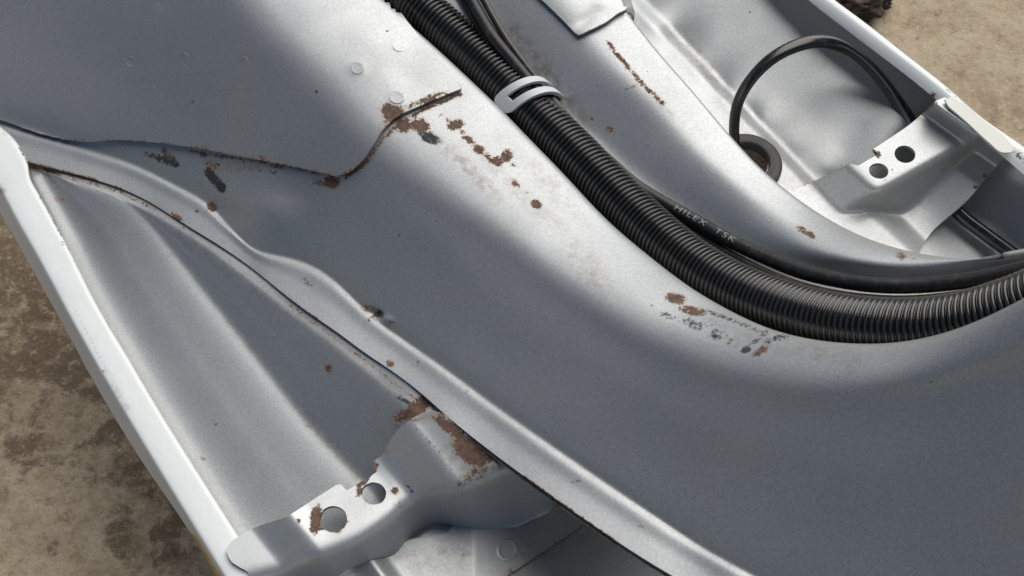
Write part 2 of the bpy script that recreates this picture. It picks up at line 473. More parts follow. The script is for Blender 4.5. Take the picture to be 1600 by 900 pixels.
rows = [cA, cAB, cB0, cB, cB2, cC1, cC2, cD, cD2, cM, cM2, cE, cF0, cF1, cF2, cFG, cG, cGH, cH, cHI, cI, cI2, cJ, cK, cL]
R = np.stack(rows)                                       # K, NS, 3
chord = np.concatenate([[0], np.cumsum(np.linalg.norm(np.diff(R, axis=0), axis=2).mean(1))])
NT = 360
tq = np.linspace(0, chord[-1], NT)
S = pchip(chord, R, tq)                                   # NT, NS, 3
Sa, Sb = gsmooth(S, 0.9, 0), gsmooth(S, 2.6, 0)
kb = np.clip((tq - chord[4]) / (chord[6] - chord[4]), 0, 1)[:, None, None]      # crisp at the flange bend, soft at the crown
S = Sa * (1 - kb) + Sb * kb
S = gsmooth(S, 1.5, 1)
SV = S.reshape(-1, 3); SF = face_camera(SV, grid_faces(NT, NS))
# dents: (px, py, rx, ry, rot, mm)
def dent(V, F, lst):
    px, py = proj(V); n = vnormals(V, F)
    for x, y, rx, ry, rot, mm in lst:
        c, s_ = math.cos(math.radians(rot)), math.sin(math.radians(rot))
        dx, dy = px - x, py - y
        q = ((dx * c + dy * s_) / rx) ** 2 + ((-dx * s_ + dy * c) / ry) ** 2
        V = V + n * (np.exp(-q) * mm / 1000)[:, None]
    return V
SV = dent(SV, SF, [(425,330,46,34,20,2.2),(355,330,16,26,-45,-1.6),(590,490,9,6,30,-2.2),(606,499,9,6,30,1.2),(500,560,60,40,30,0.5),
                   (650,400,70,30,40,-0.5),(900,640,90,40,35,0.5),(1150,740,120,60,20,-0.7),(480,300,40,20,0,-0.6)])
strut = mesh_ob('underfloor_strut', SV, SF, M_PAINT, frame)
BV = BVHTree.FromPolygons([tuple(v) for v in SV], [tuple(int(i) for i in f) for f in SF])
thicken(strut, 1.4, 50)

def hit(bvh, px, py):
    o = Vector(CAM); d = Vector(ray(px, py)).normalized()
    loc, nor, idx, dist = bvh.ray_cast(o, d)
    if loc is None: return None, None
    if nor.dot(d) > 0: nor = -nor
    return np.array(loc), np.array(nor)

k0 = int(np.argmin(np.abs(proj(cA)[0] - 700)))
bk = np.stack([shift(cA, -2.5, 4.5, -2.6), shift(cA * .7 + cAB * .3, 0, 0, -2.8), shift(cAB, 0, 0, -4.5)])[:, k0:]
kv = bk.reshape(-1, 3); kf = face_camera(kv, grid_faces(3, bk.shape[1]))
back = mesh_ob('backing_flange', kv, kf, M_PAINT, frame); thicken(back, 1.1, 50)

rust, scuff, dirt, scr = 'rust', 'scuff', 'dirt', 'scratch'
paint_marks(strut, [
 (rust,631,196,13,9,20,.95),(rust,657,196,12,9,10,.95),(scuff,671,215,17,8,25,.9),(rust,712,195,11,7,-15,.9),(rust,724,208,6,4,30,.7),
 (rust,733,219,10,5,35,.85),(rust,748,234,9,6,20,.9),(rust,760,242,7,4,30,.7),(rust,775,252,10,6,20,.9),(rust,792,243,9,7,-50,.9),(rust,801,257,6,4,30,.6),
 (rust,805,286,9,5,40,.7),(rust,838,319,8,6,30,.9),(rust,822,300,4,3,0,.5),(rust,742,262,4,3,0,.5),(rust,690,180,5,3,0,.5),(rust,700,187,4,3,0,.5),
 (dirt,[(675,215),(715,245),(760,290),(775,310)],9,.75),(dirt,[(760,250),(840,330),(880,360)],10,.4),
 (dirt,915,415,45,22,55,.5),(dirt,930,440,14,9,50,.7),(rust,925,430,5,3,40,.45),(rust,938,447,4,2,60,.45),
 (dirt,870,300,60,14,48,.4),
 (rust,1055,466,13,7,10,1.0),(rust,1083,486,17,6,10,.85),(rust,1072,481,6,4,50,.8),(rust,1020,478,4,2,20,.5),
 (scuff,1040,492,12,5,20,.5),(scuff,1082,506,16,7,25,.62),(scuff,1118,523,10,8,40,.65),(scuff,1165,546,10,6,-20,.75),(scuff,1150,540,22,6,20,.42),
 (scuff,[(1105,486),(1150,503),(1200,522)],3.4,.52),(scuff,[(1165,546),(1197,519)],4.5,.52),(scuff,[(1180,552),(1200,533),(1230,525)],4.5,.55),(rust,1188,549,14,5,-30,.75),
 (scuff,1216,527,12,4,-15,.7),(scuff,1065,500,22,6,15,.36),(scuff,1100,512,30,9,25,.38),(scuff,1140,532,20,10,25,.4),(dirt,[(1120,500),(1230,540),(1330,565)],14,.35),(scuff,1098,497,40,5,22,.3),(scr,[(1040,510),(1160,560)],3,.35),
 (scuff,[(228,241),(252,247)],5,.6),(scuff,[(248,247),(275,256)],6,.8),(scuff,[(256,236),(270,248)],5,.7),(rust,262,243,10,4,45,.5),
 (rust,319,241,6,5,0,.75),(rust,332,258,14,7,30,.6),(scuff,[(326,268),(337,283),(347,294)],7,.9),(rust,365,262,20,8,10,.42),(rust,395,262,20,6,10,.42),
 (rust,345,245,9,3,10,.6),(rust,410,250,9,4,10,.7),(rust,432,258,14,5,10,.6),(scuff,428,270,8,5,20,.45),(rust,518,285,10,8,20,1.0),(scuff,500,286,14,6,15,.6),
 (rust,[(540,276),(572,255),(590,228),(612,203)],3.5,.75),(rust,[(300,236),(420,255),(530,278)],3,.6),(rust,[(612,202),(660,172),(720,147)],3.2,.8),
 (rust,332,323,8,6,40,.9),(scuff,336,327,4,4,0,.6),(rust,575,482,10,5,10,.7),(rust,582,497,14,4,-25,.5),(scuff,592,491,8,6,20,.75),(scuff,610,502,8,3,20,.5),
 (scr,585,500,30,10,10,.5),(rust,609,568,6,5,30,.8),(scuff,650,566,7,7,0,.42),(rust,308,330,3,3,0,.7),(scuff,480,440,12,8,30,.4),
 (scuff,[(722,141),(667,75),(627,33),(597,0)],1.8,.75),(rust,[(45,256),(100,270),(150,283)],4,.85),(rust,[(180,291),(280,346)],2.4,.6),(rust,277,340,9,4,35,.9),(rust,[(280,346),(420,444),(560,547)],2.2,.55),
 (rust,[(560,547),(700,655)],2.2,.5),(rust,[(820,745),(960,845)],2.5,.7),(scuff,900,752,8,3,-10,.5),(scuff,1001,822,8,3,0,.4),(scuff,730,612,4,3,0,.5),
 (rust,[(950,66),(975,98),(1005,132),(1036,162)],3.6,.78),(rust,[(978,140),(1002,131)],3,.5),(dirt,[(1030,160),(1050,182)],4,.6),
 (rust,952,202,6,5,40,.72),(rust,924,185,4,4,0,.65),(rust,1255,360,11,4,30,.75),(rust,1267,367,6,4,30,.85),(rust,1408,400,7,5,30,.75),(rust,1428,404,3,2,0,.5),
 (dirt,[(800,55),(850,115),(885,165),(905,205)],17,.8),(dirt,890,180,26,18,50,.8),(rust,886,181,7,5,20,.55),(dirt,[(930,230),(1000,290)],8,.4),(rust,846,98,14,4,48,.35),
 (dirt,[(400,398),(520,440),(640,540),(800,652)],5,.22),(dirt,[(820,668),(1000,792),(1150,885)],6,.3),
 (scr,[(612,362),(608,412)],2,.5),(scr,441,372,3,3,0,.7),(scr,[(446,340),(442,372)],1.5,.5),
])

paint_marks(back, [(rust,[(700,655),(830,756),(960,846),(1060,908)],4,.6),(dirt,[(700,655),(830,756),(1060,908)],8,.6)])

# ---- cover plate of the rear body over the strut (top left) and the flap on the second crown
def conform(v2, bvh, off, extra=None, roll=0.35):
    out = np.full((len(v2), 3), np.nan)
    for i, (x, y) in enumerate(v2):
        p, n = hit(bvh, x, y)
        if p is not None: out[i] = p + n * (off / 1000)
    bad = np.isnan(out[:, 0]); good = np.where(~bad)[0]
    for i in np.where(bad)[0]:
        d = np.linalg.norm(v2[good] - v2[i], axis=1); j = good[d.argmin()]
        h = (out[j][2] - Z0) * 1000 - d.min() * roll
        out[i] = P(v2[i][0], v2[i][1], h)
    if extra is not None: out[:, 2] += extra(v2) / 1000
    return out

edge = smooth_poly([(-90,160),(-40,176),(0,190),(30,200),(60,212),(95,219),(130,221),(200,220),(300,231),(420,252),(500,268),(528,275)], 6)
edge += smooth_poly([(532,275),(552,268),(570,252),(584,232),(600,206),(622,186),(660,168),(720,143)], 5)
poly = edge + smooth_poly([(721,141),(690,104),(640,45),(600,-2),(560,-50)], 8) + [(500,-120),(-90,-120)]
v2, f = sheet2d(poly, 5)
def plate_extra(q):
    x, y = q[:, 0], q[:, 1]
    # the sheet bends down towards the far end beyond a soft fold, and stands a little off the strut on the left
    d = ((x - 450) * 0.447 + (y - 65) * 0.894) - 0
    fold = -np.clip(-d, 0, 400) ** 1.0 * 0.03 * np.clip((x - 330) / 120, 0, 1)
    left = np.clip((150 - x) / 150, 0, 1) * 0.5
    return fold * 0.5 + left
pv = conform(v2, BV, 2.1, plate_extra)
f = face_camera(pv, f)
# relax the sheet a little so it does not copy each ripple underneath
pv = dent(pv, f, [(205,97,9,9,0,-0.35),(288,92,9,9,0,-0.45),(381,99,9,9,0,-0.45),(252,3,9,9,0,-.35),(560,108,14,10,0,0.35),(620,70,12,9,0,0.35),(620,152,9,8,0,0.4),(640,120,30,18,30,-.5),(580,60,40,22,30,0.5)])
plate = mesh_ob('cover_plate', pv, f, M_PAINT, frame)
thicken(plate, 1.5)
PBV = BVHTree.FromPolygons([tuple(v) for v in pv], [tuple(int(i) for i in q) for q in f])
paint_marks(plate, [
 (rust,612,176,15,12,20,1.0),(rust,604,192,5,5,0,.7),(rust,640,165,24,4,-27,.6),(rust,672,155,18,5,-27,.75),(rust,700,147,8,4,-20,.7),(scuff,655,160,26,4,-27,.5),(rust,620,186,14,5,-40,.9),
 (rust,[(532,274),(570,252),(600,206)],3,.6),(rust,[(300,230),(420,251),(528,274)],2.5,.5),(rust,410,248,7,4,10,.8),(rust,319,233,6,4,0,.7),(scuff,[(90,218),(200,219),(330,234)],2.4,.6),
 (scuff,494,143,2.5,2.5,0,.9),(scuff,299,159,2,2,0,.9),(dirt,[(600,205),(660,168)],8,.4),(scr,[(640,164),(715,143)],3,.7),
])

v2, f = sheet2d(smooth_poly([(800,-40),(850,5),(880,34),(900,55)],6) + [(905,58.5)] + smooth_poly([(912,56),(945,40),(970,23),(983,19),(990,24),(991,33)],4) + [(992,20),(985,-5),(960,-40)], 4)
fv = conform(v2, BV, 2.4, None, 0.9); f = face_camera(fv, f)
fv = dent(fv, f, [(915,30,20,9,-30,-.8),(940,5,16,8,0,.6)])
flap = mesh_ob('cover_flap', fv, f, M_PAINT, frame); thicken(flap, 1.5)
paint_marks(flap, [(rust,[(830,2),(870,32),(904,57)],2.2,.5),(rust,[(905,57),(980,20)],2.0,.5),(scuff,[(850,18),(880,45)],2.2,.6)])

def spot_weld(px, py, r, bvh, parent, mat=M_PAINT, hgt=0.13):
    p, n = hit(bvh, px, py)
    if p is None: return
    n = Vector(n); t = n.orthogonal().normalized(); b = n.cross(t)
    prof = [(0, -0.15), (0.55, -0.10), (0.82, 0.05), (0.93, 1.0), (1.02, 0.6), (1.15, -0.3)]
    k = 26; vs_, fs = [], []
    for q, hh in prof:
        for j in range(k):
            a = 2 * math.pi * j / k
            w = 1 + 0.06 * math.sin(2 * a + px)
            vs_.append(tuple(Vector(p) + (t * math.cos(a) + b * math.sin(a)) * (r * q * w / 1000) + n * ((0.12 + hh * hgt) / 1000)))
    for i in range(len(prof) - 1):
        for j in range(k): fs.append((i*k + j, i*k + (j+1) % k, (i+1)*k + (j+1) % k, (i+1)*k + j))
    return mesh_ob('spot_weld', vs_, fs, mat, parent)
for x, y, r in [(205,97,2.6),(288,92,2.9),(381,99,2.9),(252,2,2.8),(620,152,2.8),(558,106,2.6),(625,72,2.6)]:
    spot_weld(x, y, r, PBV, plate, hgt=0.24 if x < 450 else 0.02)

# ---- left floor pan with its sloping rise to the strut
rim_in = [(-40,178),(0,198),(18,213),(36,238),(44,256),(46,276),(62,306),(100,375),(150,475),(200,560),(250,645),(300,725),(340,788),(372,838),(405,890),(450,960)]
rim_out = [(-60,200),(0,296),(22,338),(60,405),(110,498),(160,587),(210,672),(260,755),(300,820),(345,893),(390,965)]
rim_bot = [(-60,235),(0,332),(40,402),(100,510),(160,620),(220,718),(280,806),(310,852),(338,900),(378,968)]
n = 330
rimc = crom(np.array([(x, y, 0) for x, y in rim_in[3:]], float), n)
def from2d(c, h): return P(c[:, 0], c[:, 1], h)
u_ = np.linspace(0, 1, n)
crease = crom(C3([(52,260,4.6),(120,286,7.2),(200,319,9.4),(228,344,9.0),(268,392,7.8),(330,470,6.5),(400,560,6.5),(470,650,6.5),(530,715,6.5),(575,760,6.5),(640,830,6),(700,900,5)]), n)
tri = crom(C3([(50,258,4.6),(125,286,7.4),(215,322,10),(300,370,14),(380,430,18),(460,493,22),(540,554,27),(600,603,31),(650,645,34),(700,692,33),(780,780,30)]), n)
seam = crom(C3([(50,244,4),(110,262,6),(190,284,8.4),(290,342,13),(390,408,18),(490,488,23.5),(570,548,28.5),(670,618,35),(710,655,35),(800,720,33)]), n)
p0 = from2d(rimc + np.array([-14, 7, 0]), np.full(n, 0.2)); p1 = from2d(rimc + np.array([4, -2, 0]), np.full(n, 0.3)); p2 = from2d(rimc + np.array([16, -8, 0]), np.full(n, 0.2))
p2 = p2.copy(); p2[:, 2] += np.interp(u_, [0, .06, .2], [4, 3, 0]) / 1000; p1[:, 2] += np.interp(u_, [0, .06, .2], [4, 3, 0]) / 1000
mid = p2 * 0.5 + crease * 0.5; mid[:, 2] += 0.0004
near = crease * .9 + p2 * .1; near[:, 2] += 0.0004
PR = np.stack([gsmooth(c, 5) for c in (p0, p1, p2, mid, near, crease, crease * .55 + tri * .45, tri, tri * .35 + seam * .65, seam)])
ch = np.concatenate([[0], np.cumsum(np.linalg.norm(np.diff(PR, axis=0), axis=2).mean(1))])
NP = 150
PS = gsmooth(gsmooth(pchip(ch, PR, np.linspace(0, ch[-1], NP)), 1.4, 0), 2, 1)
PS[:, :, 2] -= (np.interp(u_, [0, .02, .06], [4.0, 2.5, 0]) / 1000)[None]
pv = PS.reshape(-1, 3); f = face_camera(pv, grid_faces(NP, n))
px, py = proj(pv); qx, qy = px[f].mean(1), py[f].mean(1)
f = f[(qy < 880 - np.clip(qx - 480, 0, None) * 0.72) | (qx < 470)]         # ends under the bracket
pan = mesh_ob('floor_pan', pv, f, M_PAINT, frame); thicken(pan, 1.2)
pan['label'] = 'floor pan beside the white rim with a sloping rise to the strut'
LBV = BVHTree.FromPolygons([tuple(v) for v in pv], [tuple(int(i) for i in q) for q in f])
paint_marks(pan, [
 (rust,93,312,8,5,0,.52),(rust,513,576,6,5,60,.95),(rust,519,586,3,3,0,.6),(rust,485,664,9,4,10,.45),(rust,316,717,4,3,0,.6),(rust,443,628,3,3,0,.4),
 (rust,[(48,257),(100,275),(180,297),(240,325)],3.4,.5),(rust,[(240,326),(340,392),(450,474)],3,.3),(rust,[(450,474),(560,556),(650,625)],3.4,.42),
 (rust,645,642,28,9,-28,.95),(rust,668,628,18,10,0,.8),(scuff,[(622,620),(640,632),(655,634)],4,.7),(dirt,640,655,45,18,-35,.7),
 (scr,[(378,472),(400,495)],3,.55),(scr,[(400,492),(425,518),(452,560)],2.6,.5),(dirt,[(470,640),(560,745)],9,.45),(dirt,[(210,330),(330,470),(470,640)],7,.25),
 (dirt,[(230,330),(450,486),(640,628)],10,.35),
])

# ---- left rim
n = 260
ri = crom(np.array([(x, y, 0) for x, y in rim_in], float), n); ro_ = crom(np.array([(x, y, 0) for x, y in rim_out], float), n); rb = crom(np.array([(x, y, 0) for x, y in rim_bot], float), n)
def rr(k, h): c = ri * (1 - k) + ro_ * k; return P(c[:, 0], c[:, 1], np.full(n, h))
RR = np.stack([gsmooth(c, 2.0) for c in (P(ri[:, 0], ri[:, 1], np.full(n, 8.4)), rr(.04, 9.6), rr(.12, 10), rr(.5, 9.9), rr(.85, 9.5), rr(.96, 9.0), rr(1, 8.0), P(*(rb * .5 + ro_ * .5)[:, :2].T, np.full(n, 1.0)), P(rb[:, 0], rb[:, 1], np.full(n, -6.0)))])
ch = np.concatenate([[0], np.cumsum(np.linalg.norm(np.diff(RR, axis=0), axis=2).mean(1))])
RS = gsmooth(pchip(ch, RR, np.linspace(0, ch[-1], 64)), 1.0, 0)
pv = RS.reshape(-1, 3); f = face_camera(pv, grid_faces(64, n))
nj = np.array([mnoise.noise(Vector(v) * 120) + 0.5 * mnoise.noise(Vector(v) * 400) for v in pv])
pv[:, 2] += nj * 0.00008
rim = mesh_ob('floor_rim', pv, f, M_PALE, frame); thicken(rim, 1.6, 60)
rim['label'] = 'pale painted rolled rim beside the brown ground'
RBV = BVHTree.FromPolygons([tuple(v) for v in pv], [tuple(int(i) for i in q) for q in f])
paint_marks(rim, [('yellow',[(298,842),(322,880),(350,925)],9,.95),(scuff,[(30,230),(46,258)],2,.55),(scuff,[(62,306),(100,374)],2,.5),(scuff,98,381,3,3,0,.7),
 (scuff,[(100,375),(180,527)],1.6,.45),(dirt,3,298,6,4,0,.8),(dirt,[(0,200),(20,216)],5,.4),(scuff,162,580,3,2,0,.5),(scr,[(115,480),(165,575)],3,.6),(dirt,[(165,580),(200,640)],4,.4)])

# ---- left cross bracket
hole1 = circle(521, 811, 21.5, 20.5, 0, 36, 0.03); hole2 = circle(584, 771, 19.5, 17.5, 0, 32, 0.06)
poly = smooth_poly([(358,872),(354,860),(361,847),(375,837),(395,826),(425,815),(448,807),(460,800),(495,777),(525,758)], 4) + [(531,756.5),(535,758),(539,764),(543,766)]
poly += [(556,758),(567,751),(572,754),(576,748),(583,741),(588,738),(584,731),(586,725),(582,722),(590,716),(596,712)] + smooth_poly([(600,706),(611,686),(623,670),(638,658),(655,648),(672,642),(692,645)], 4)
poly += [(720,660),(800,722),(870,770)] + smooth_poly([(860,800),(800,826),(773,836),(727,862),(660,873),(600,870),(560,882),(520,905),(480,935)], 6) + smooth_poly([(400,945),(392,905),(386,893),(374,886),(362,878)], 4)
fold = smooth_poly([(330,925),(400,905),(455,890),(510,868),(560,846),(605,816),(640,786),(665,774),(690,769),(720,765),(760,750),(800,730),(850,700)], 5)
def sst(x, a, b):
    t = np.clip((x - a) / (b - a), 0, 1); return t * t * (3 - 2 * t)
def fn(x, y):
    u = 0.785 * x - 0.62 * y
    top = 12 + 10 * sst(u, -206, -138) + 15.5 * sst(u, 18, 100) + 4 * sst(u, 90, 165)
    fp = np.array(fold); yf = np.interp(x, fp[:, 0], fp[:, 1]); sl = np.gradient(fp[:, 1], fp[:, 0]); sf = np.interp(x, fp[:, 0], sl)
    d = (y - yf) / np.sqrt(1 + sf ** 2)
    w = 7.0
    drop = 0.56 * w * np.log1p(np.exp(np.clip(d / w, -30, 30)))
    drop = np.where(d / w > 29, 0.56 * d, drop)
    crown = -0.018 * np.clip(-d - 6, 0, 90) * sst(u, 40, 0) * sst(u, -150, -110)
    h = top - drop + crown
    return np.where(h > 15, h, -7 + np.log1p(np.exp(np.clip((h + 7) / 1.2, -30, 30))) * 1.2)
v2, f = sheet2d(poly, 3.2, [hole1, hole2])
pv = P(v2[:, 0], v2[:, 1], fn(v2[:, 0], v2[:, 1])); f = face_camera(pv, f)
pv = dent(pv, f, [(440,860,30,12,-35,-.3),(745,740,12,8,-30,-.6)])
brl = mesh_ob('cross_bracket', pv, f, M_LIGHT, frame); thicken(brl, 1.8, 50)
brl['label'] = 'bracket with two holes and heavy rust where it meets the strut'
paint_marks(brl, [
 (rust,703,668,26,8,35,1.0),(rust,735,705,26,15,40,1.1),(rust,722,690,16,8,40,.9),(rust,770,715,12,8,40,.8),(rust,690,650,10,5,30,.7),(rust,745,738,24,7,-25,.55),(scuff,745,742,32,8,-25,.5),(scuff,722,752,8,12,20,.5),
 (scuff,[(650,668),(680,700),(705,735)],4,.38),(dirt,730,715,50,35,40,.55),(rust,494,812,8,17,8,1.15),(rust,566,752,9,6,-30,1.0),(rust,562,766,6,9,0,.8),(rust,[(500,826),(530,832),(543,815)],2.4,.6),
 (rust,586,728,5,8,0,.8),(rust,617,767,5,5,0,.9),(rust,467,814,3,4,0,.75),(scuff,624,788,8,8,0,.42),(scuff,[(634,756),(644,770)],3,.65),(rust,604,708,5,4,0,.5),(rust,[(598,784),(570,787)],2.2,.5),
 (dirt,[(640,658),(690,648)],7,.5),(rust,[(640,658),(690,647)],3,.6),
])

# ---- floor panel below the bracket, with a lapped seam and a pressed rib
def fn(x, y):
    d = seg_dist(x, y, (560, 850), (650, 975))
    return -2.6 - 0.06 * np.clip(x - 740, 0, 600) + 5.0 * np.exp(-(d / 17) ** 2)
poly = [(480,900),(560,860),(700,830),(770,720),(960,700),(1250,960),(1800,1150),(1800,1500),(700,1500),(420,1040)]
v2, f = sheet2d(poly, 5)
pv = P(v2[:, 0], v2[:, 1], fn(v2[:, 0], v2[:, 1]) - 1.9); f = face_camera(pv, f)
low = mesh_ob('floor_panel', pv, f, M_PAINT, frame); thicken(low, 1.2)
low['label'] = 'shaded floor panel below the strut flange'
paint_marks(low, [(dirt,[(800,900),(905,830)],14,.6),(rust,[(796,900),(910,824)],3,.35)])
poly = [(480,902),(560,862),(700,832),(772,722),(960,765),(910,822),(795,898),(740,940),(560,990)]
v2, f = sheet2d(poly, 5)
pv = P(v2[:, 0], v2[:, 1], fn(v2[:, 0], v2[:, 1])); f = face_camera(pv, f)
lap = mesh_ob('lapped_sheet', pv, f, M_PAINT, low); thicken(lap, 1.2)
paint_marks(lap, [(rust,[(795,897),(910,821)],2.6,.5),(rust,730,866,9,4,-20,.55),(rust,795,894,10,5,-30,.6),(rust,817,867,4,4,0,.6),(dirt,700,880,60,14,0,.45),(dirt,[(600,868),(720,862)],9,.5)])
LPB = BVHTree.FromPolygons([tuple(v) for v in pv], [tuple(int(i) for i in q) for q in f])
spot_weld(793, 859, 4.2, LPB, lap)

# ---- right floor pan
rin = [(1120,-150),(1200,-62),(1263,0),(1310,37),(1360,75),(1410,113),(1455,149),(1500,188),(1550,230),(1620,290),(1720,372)]
rout = [(1150,-150),(1240,-55),(1301,0),(1360,44),(1420,92),(1487,145),(1534,187),(1600,232),(1680,290),(1780,365)]
ctrl = [(900,-120,16),(960,-20,10),(1000,40,9),(1060,110,8),(1110,180,7),(1150,250,6),(1220,330,6)]
ctrl = [(x, y, 0) for x, y in [(900,-100),(960,-40),(940,-80),(1000,0),(1050,58),(1085,95),(1125,138),(1172,185),(1230,248),(1268,283),(1040,120),(1110,200),(1180,300)]]
for (x, y) in [(1150,-110),(1205,-55),(1263,0),(1310,37),(1360,75),(1410,113),(1455,149),(1500,188),(1550,230),(1620,290)]:
    for d, h in ((0, 19), (35, 17), (70, 14), (110, 10), (150, 6), (190, 3)):
        if x > 1480: h = float(np.interp(d, [0, 35, 70, 110, 150], [13, 7, 2, -1, -2]))
        if d > 120 and x > 1480: continue
        ctrl.append((x - d * 0.62, y + d * 0.785, h))
ctrl += [(1300,280,0),(1380,300,0.5),(1450,300,1.5),(1500,330,-1.5),(1500,370,-2),(1560,390,-3),(1450,380,0),(1600,450,-2),(1400,420,0),(1300,400,1),(1700,450,3)]
ro = crom(np.array([(x, y, 0) for x, y in rout]), 14)
for x, y, _ in ro: ctrl += [(x - 8, y + 6, 21)]
fn = rbf(ctrl)
poly = [(880,-130),(960,20),(1080,200),(1180,330),(1300,420),(1450,460),(1760,470)] + [(x - 8, y + 6) for x, y in rout[::-1]]
v2, f = sheet2d(poly, 5, [circle(1166, 256, 34, 31)])
strip = 4.6 * sst((v2[:, 0] - 1000) * -0.726 + v2[:, 1] * 0.688, -8, 16)
pv = P(v2[:, 0], v2[:, 1], fn(v2[:, 0], v2[:, 1]) + strip); f = face_camera(pv, f)
panr = mesh_ob('floor_pan', pv, f, M_PAINT, frame); thicken(panr, 1.2)
panr['label'] = 'floor pan beyond the strut holding the looped black cable'
RPB = BVHTree.FromPolygons([tuple(v) for v in pv], [tuple(int(i) for i in q) for q in f])
paint_marks(panr, [(dirt,[(1060,55),(1110,115),(1140,150)],10,.5),(scr,1268,88,4,4,0,.6),(dirt,1230,290,30,8,-25,.4)])
# bottom of the hollow seen through the grommet
v2, f = sheet2d(circle(1166, 262, 60, 55), 8)
pv = P(v2[:, 0], v2[:, 1], np.full(len(v2), -12.0)); f = face_camera(pv, f)
inner = mesh_ob('inner_skin', pv, f, M_PAINT, panr); thicken(inner, 1.0)
paint_marks(inner, [(dirt,1180,262,60,60,0,1.0),(rust,1185,265,40,30,0,.5)])

# ---- right rim: rolled lip that overhangs the pan
n = 160
ci = gsmooth(crom(C3([(x, y, 38) for x, y in rin]), n), 2); co = gsmooth(crom(C3([(x, y, 38) for x, y in rout]), n), 2)
mid = ci * 0.5 + co * 0.5; mid[:, 2] += 0.0038
q1 = ci * 0.8 + co * 0.2; q1[:, 2] += 0.0022
q3 = ci * 0.2 + co * 0.8; q3[:, 2] += 0.0030
lipu = ci.copy(); lipu[:, 2] -= 0.0012; lipu += (co - ci) * 0.03
sk1 = shift(co, -1, 3, -6); sk2 = shift(co, -6, 14, -20)
RR = np.stack([ci, q1, mid, q3, co, sk1, sk2])
ch = np.concatenate([[0], np.cumsum(np.linalg.norm(np.diff(RR, axis=0), axis=2).mean(1))])
RS = gsmooth(pchip(ch, RR, np.linspace(0, ch[-1], 60)), 1.2, 0)
V = RS.reshape(-1, 3); F = face_camera(V, grid_faces(60, n))
rimr = mesh_ob('floor_rim', V, F, M_PALE, frame); thicken(rimr, 1.2, 60)
rimr['label'] = 'rolled rim along the looped black cable'
paint_marks(rimr, [(rust,1458,149,5,4,0,.9),(scuff,[(1480,140),(1600,228)],2.2,.4),(dirt,[(1263,0),(1455,148)],1.8,.4),(rust,[(1290,22),(1330,54)],2,.4),(scuff,[(1590,240),(1620,268)],6,.5)])

# ---- right cross bracket
hA = circle(1414, 241, 16.5, 13.5, 0.2, 32); hB = circle(1373, 267, 15.5, 12, 0.2, 30)
poly = smooth_poly([(1463,157),(1447,172),(1422,194),(1399,210),(1378,224)], 4) + [(1364,233),(1372,241),(1356,250),(1341,259)] + smooth_poly([(1334,257),(1326,256),(1318,261),(1280,279),(1235,297)], 4)
poly += [(1215,320),(1300,392),(1436,410)] + smooth_poly([(1437,392),(1446,376),(1459,359),(1485,336),(1511,313),(1543,275),(1578,238)], 5) + [(1568,228),(1530,196),(1490,160),(1476,152)]
def spl(x, w): return w * np.log1p(np.exp(np.clip(x / w, -30, 30)))
def fn(x, y):
    df = (x - 1371) * 0.49 + (y - 300) * 0.873; q = (x - 1371) * 0.873 - (y - 300) * 0.49
    dl = -((x - 1332) * 0.674 - (y - 264) * 0.74)
    dr = (x - 1463) * 0.582 - (y - 165) * 0.813
    top = 28 + 1.2 * q / 165 - 0.02 * np.clip(-df, 0, 80)
    h = top - 0.50 * spl(df, 4.5) - 0.25 * spl(dl, 5)
    foot = 5.5 + 6 * sst(dl, 0, 40) + 15 * sst(q, 10, 185) - 0.03 * np.clip(df - 30, 0, 80)
    h = foot + spl(h - foot, 1.3)
    return h + 13 * sst(dr, -26, 3)
v2, f = sheet2d(poly, 3.2, [hA, hB])
pv = P(v2[:, 0], v2[:, 1], fn(v2[:, 0], v2[:, 1]) + 0.8); f = face_camera(pv, f)
brr = mesh_ob('cross_bracket', pv, f, M_PAINT, frame); thicken(brr, 1.8, 50)
brr['label'] = 'bracket with two holes bridging strut and far rim'
BRV = [tuple(v) for v in V] + [tuple(v) for v in pv]; BRF = [tuple(int(i) for i in q) for q in F] + [tuple(int(i) + len(V) for i in q) for q in f]
paint_marks(brr, [(rust,1371,241,6,4,40,.9),(rust,1366,236,4,3,40,.7),(rust,[(1464,160),(1440,178)],2.4,.6),(rust,[(1235,297),(1318,262)],2.2,.55),(rust,1385,281,5,3,0,.42),(rust,1540,274,5,4,0,.6),(rust,1524,292,4,3,0,.6),(rust,1512,312,3,3,0,.4),(scr,1509,238,6,4,0,.5),
 (dirt,[(1400,345),(1450,310)],10,.3)])
# pale strip of paint lapped over the rim
v2, f = sheet2d(smooth_poly([(1476,155),(1488,152),(1500,158),(1540,190),(1572,216),(1584,230)], 4) + smooth_poly([(1580,238),(1566,238),(1545,222),(1510,190),(1482,166)], 4), 3)
pv = P(v2[:, 0], v2[:, 1], np.full(len(v2), 43.8)); f = face_camera(pv, f)
patch = mesh_ob('rim_patch', pv, f, M_CREAM, brr); thicken(patch, 1.0, 60)

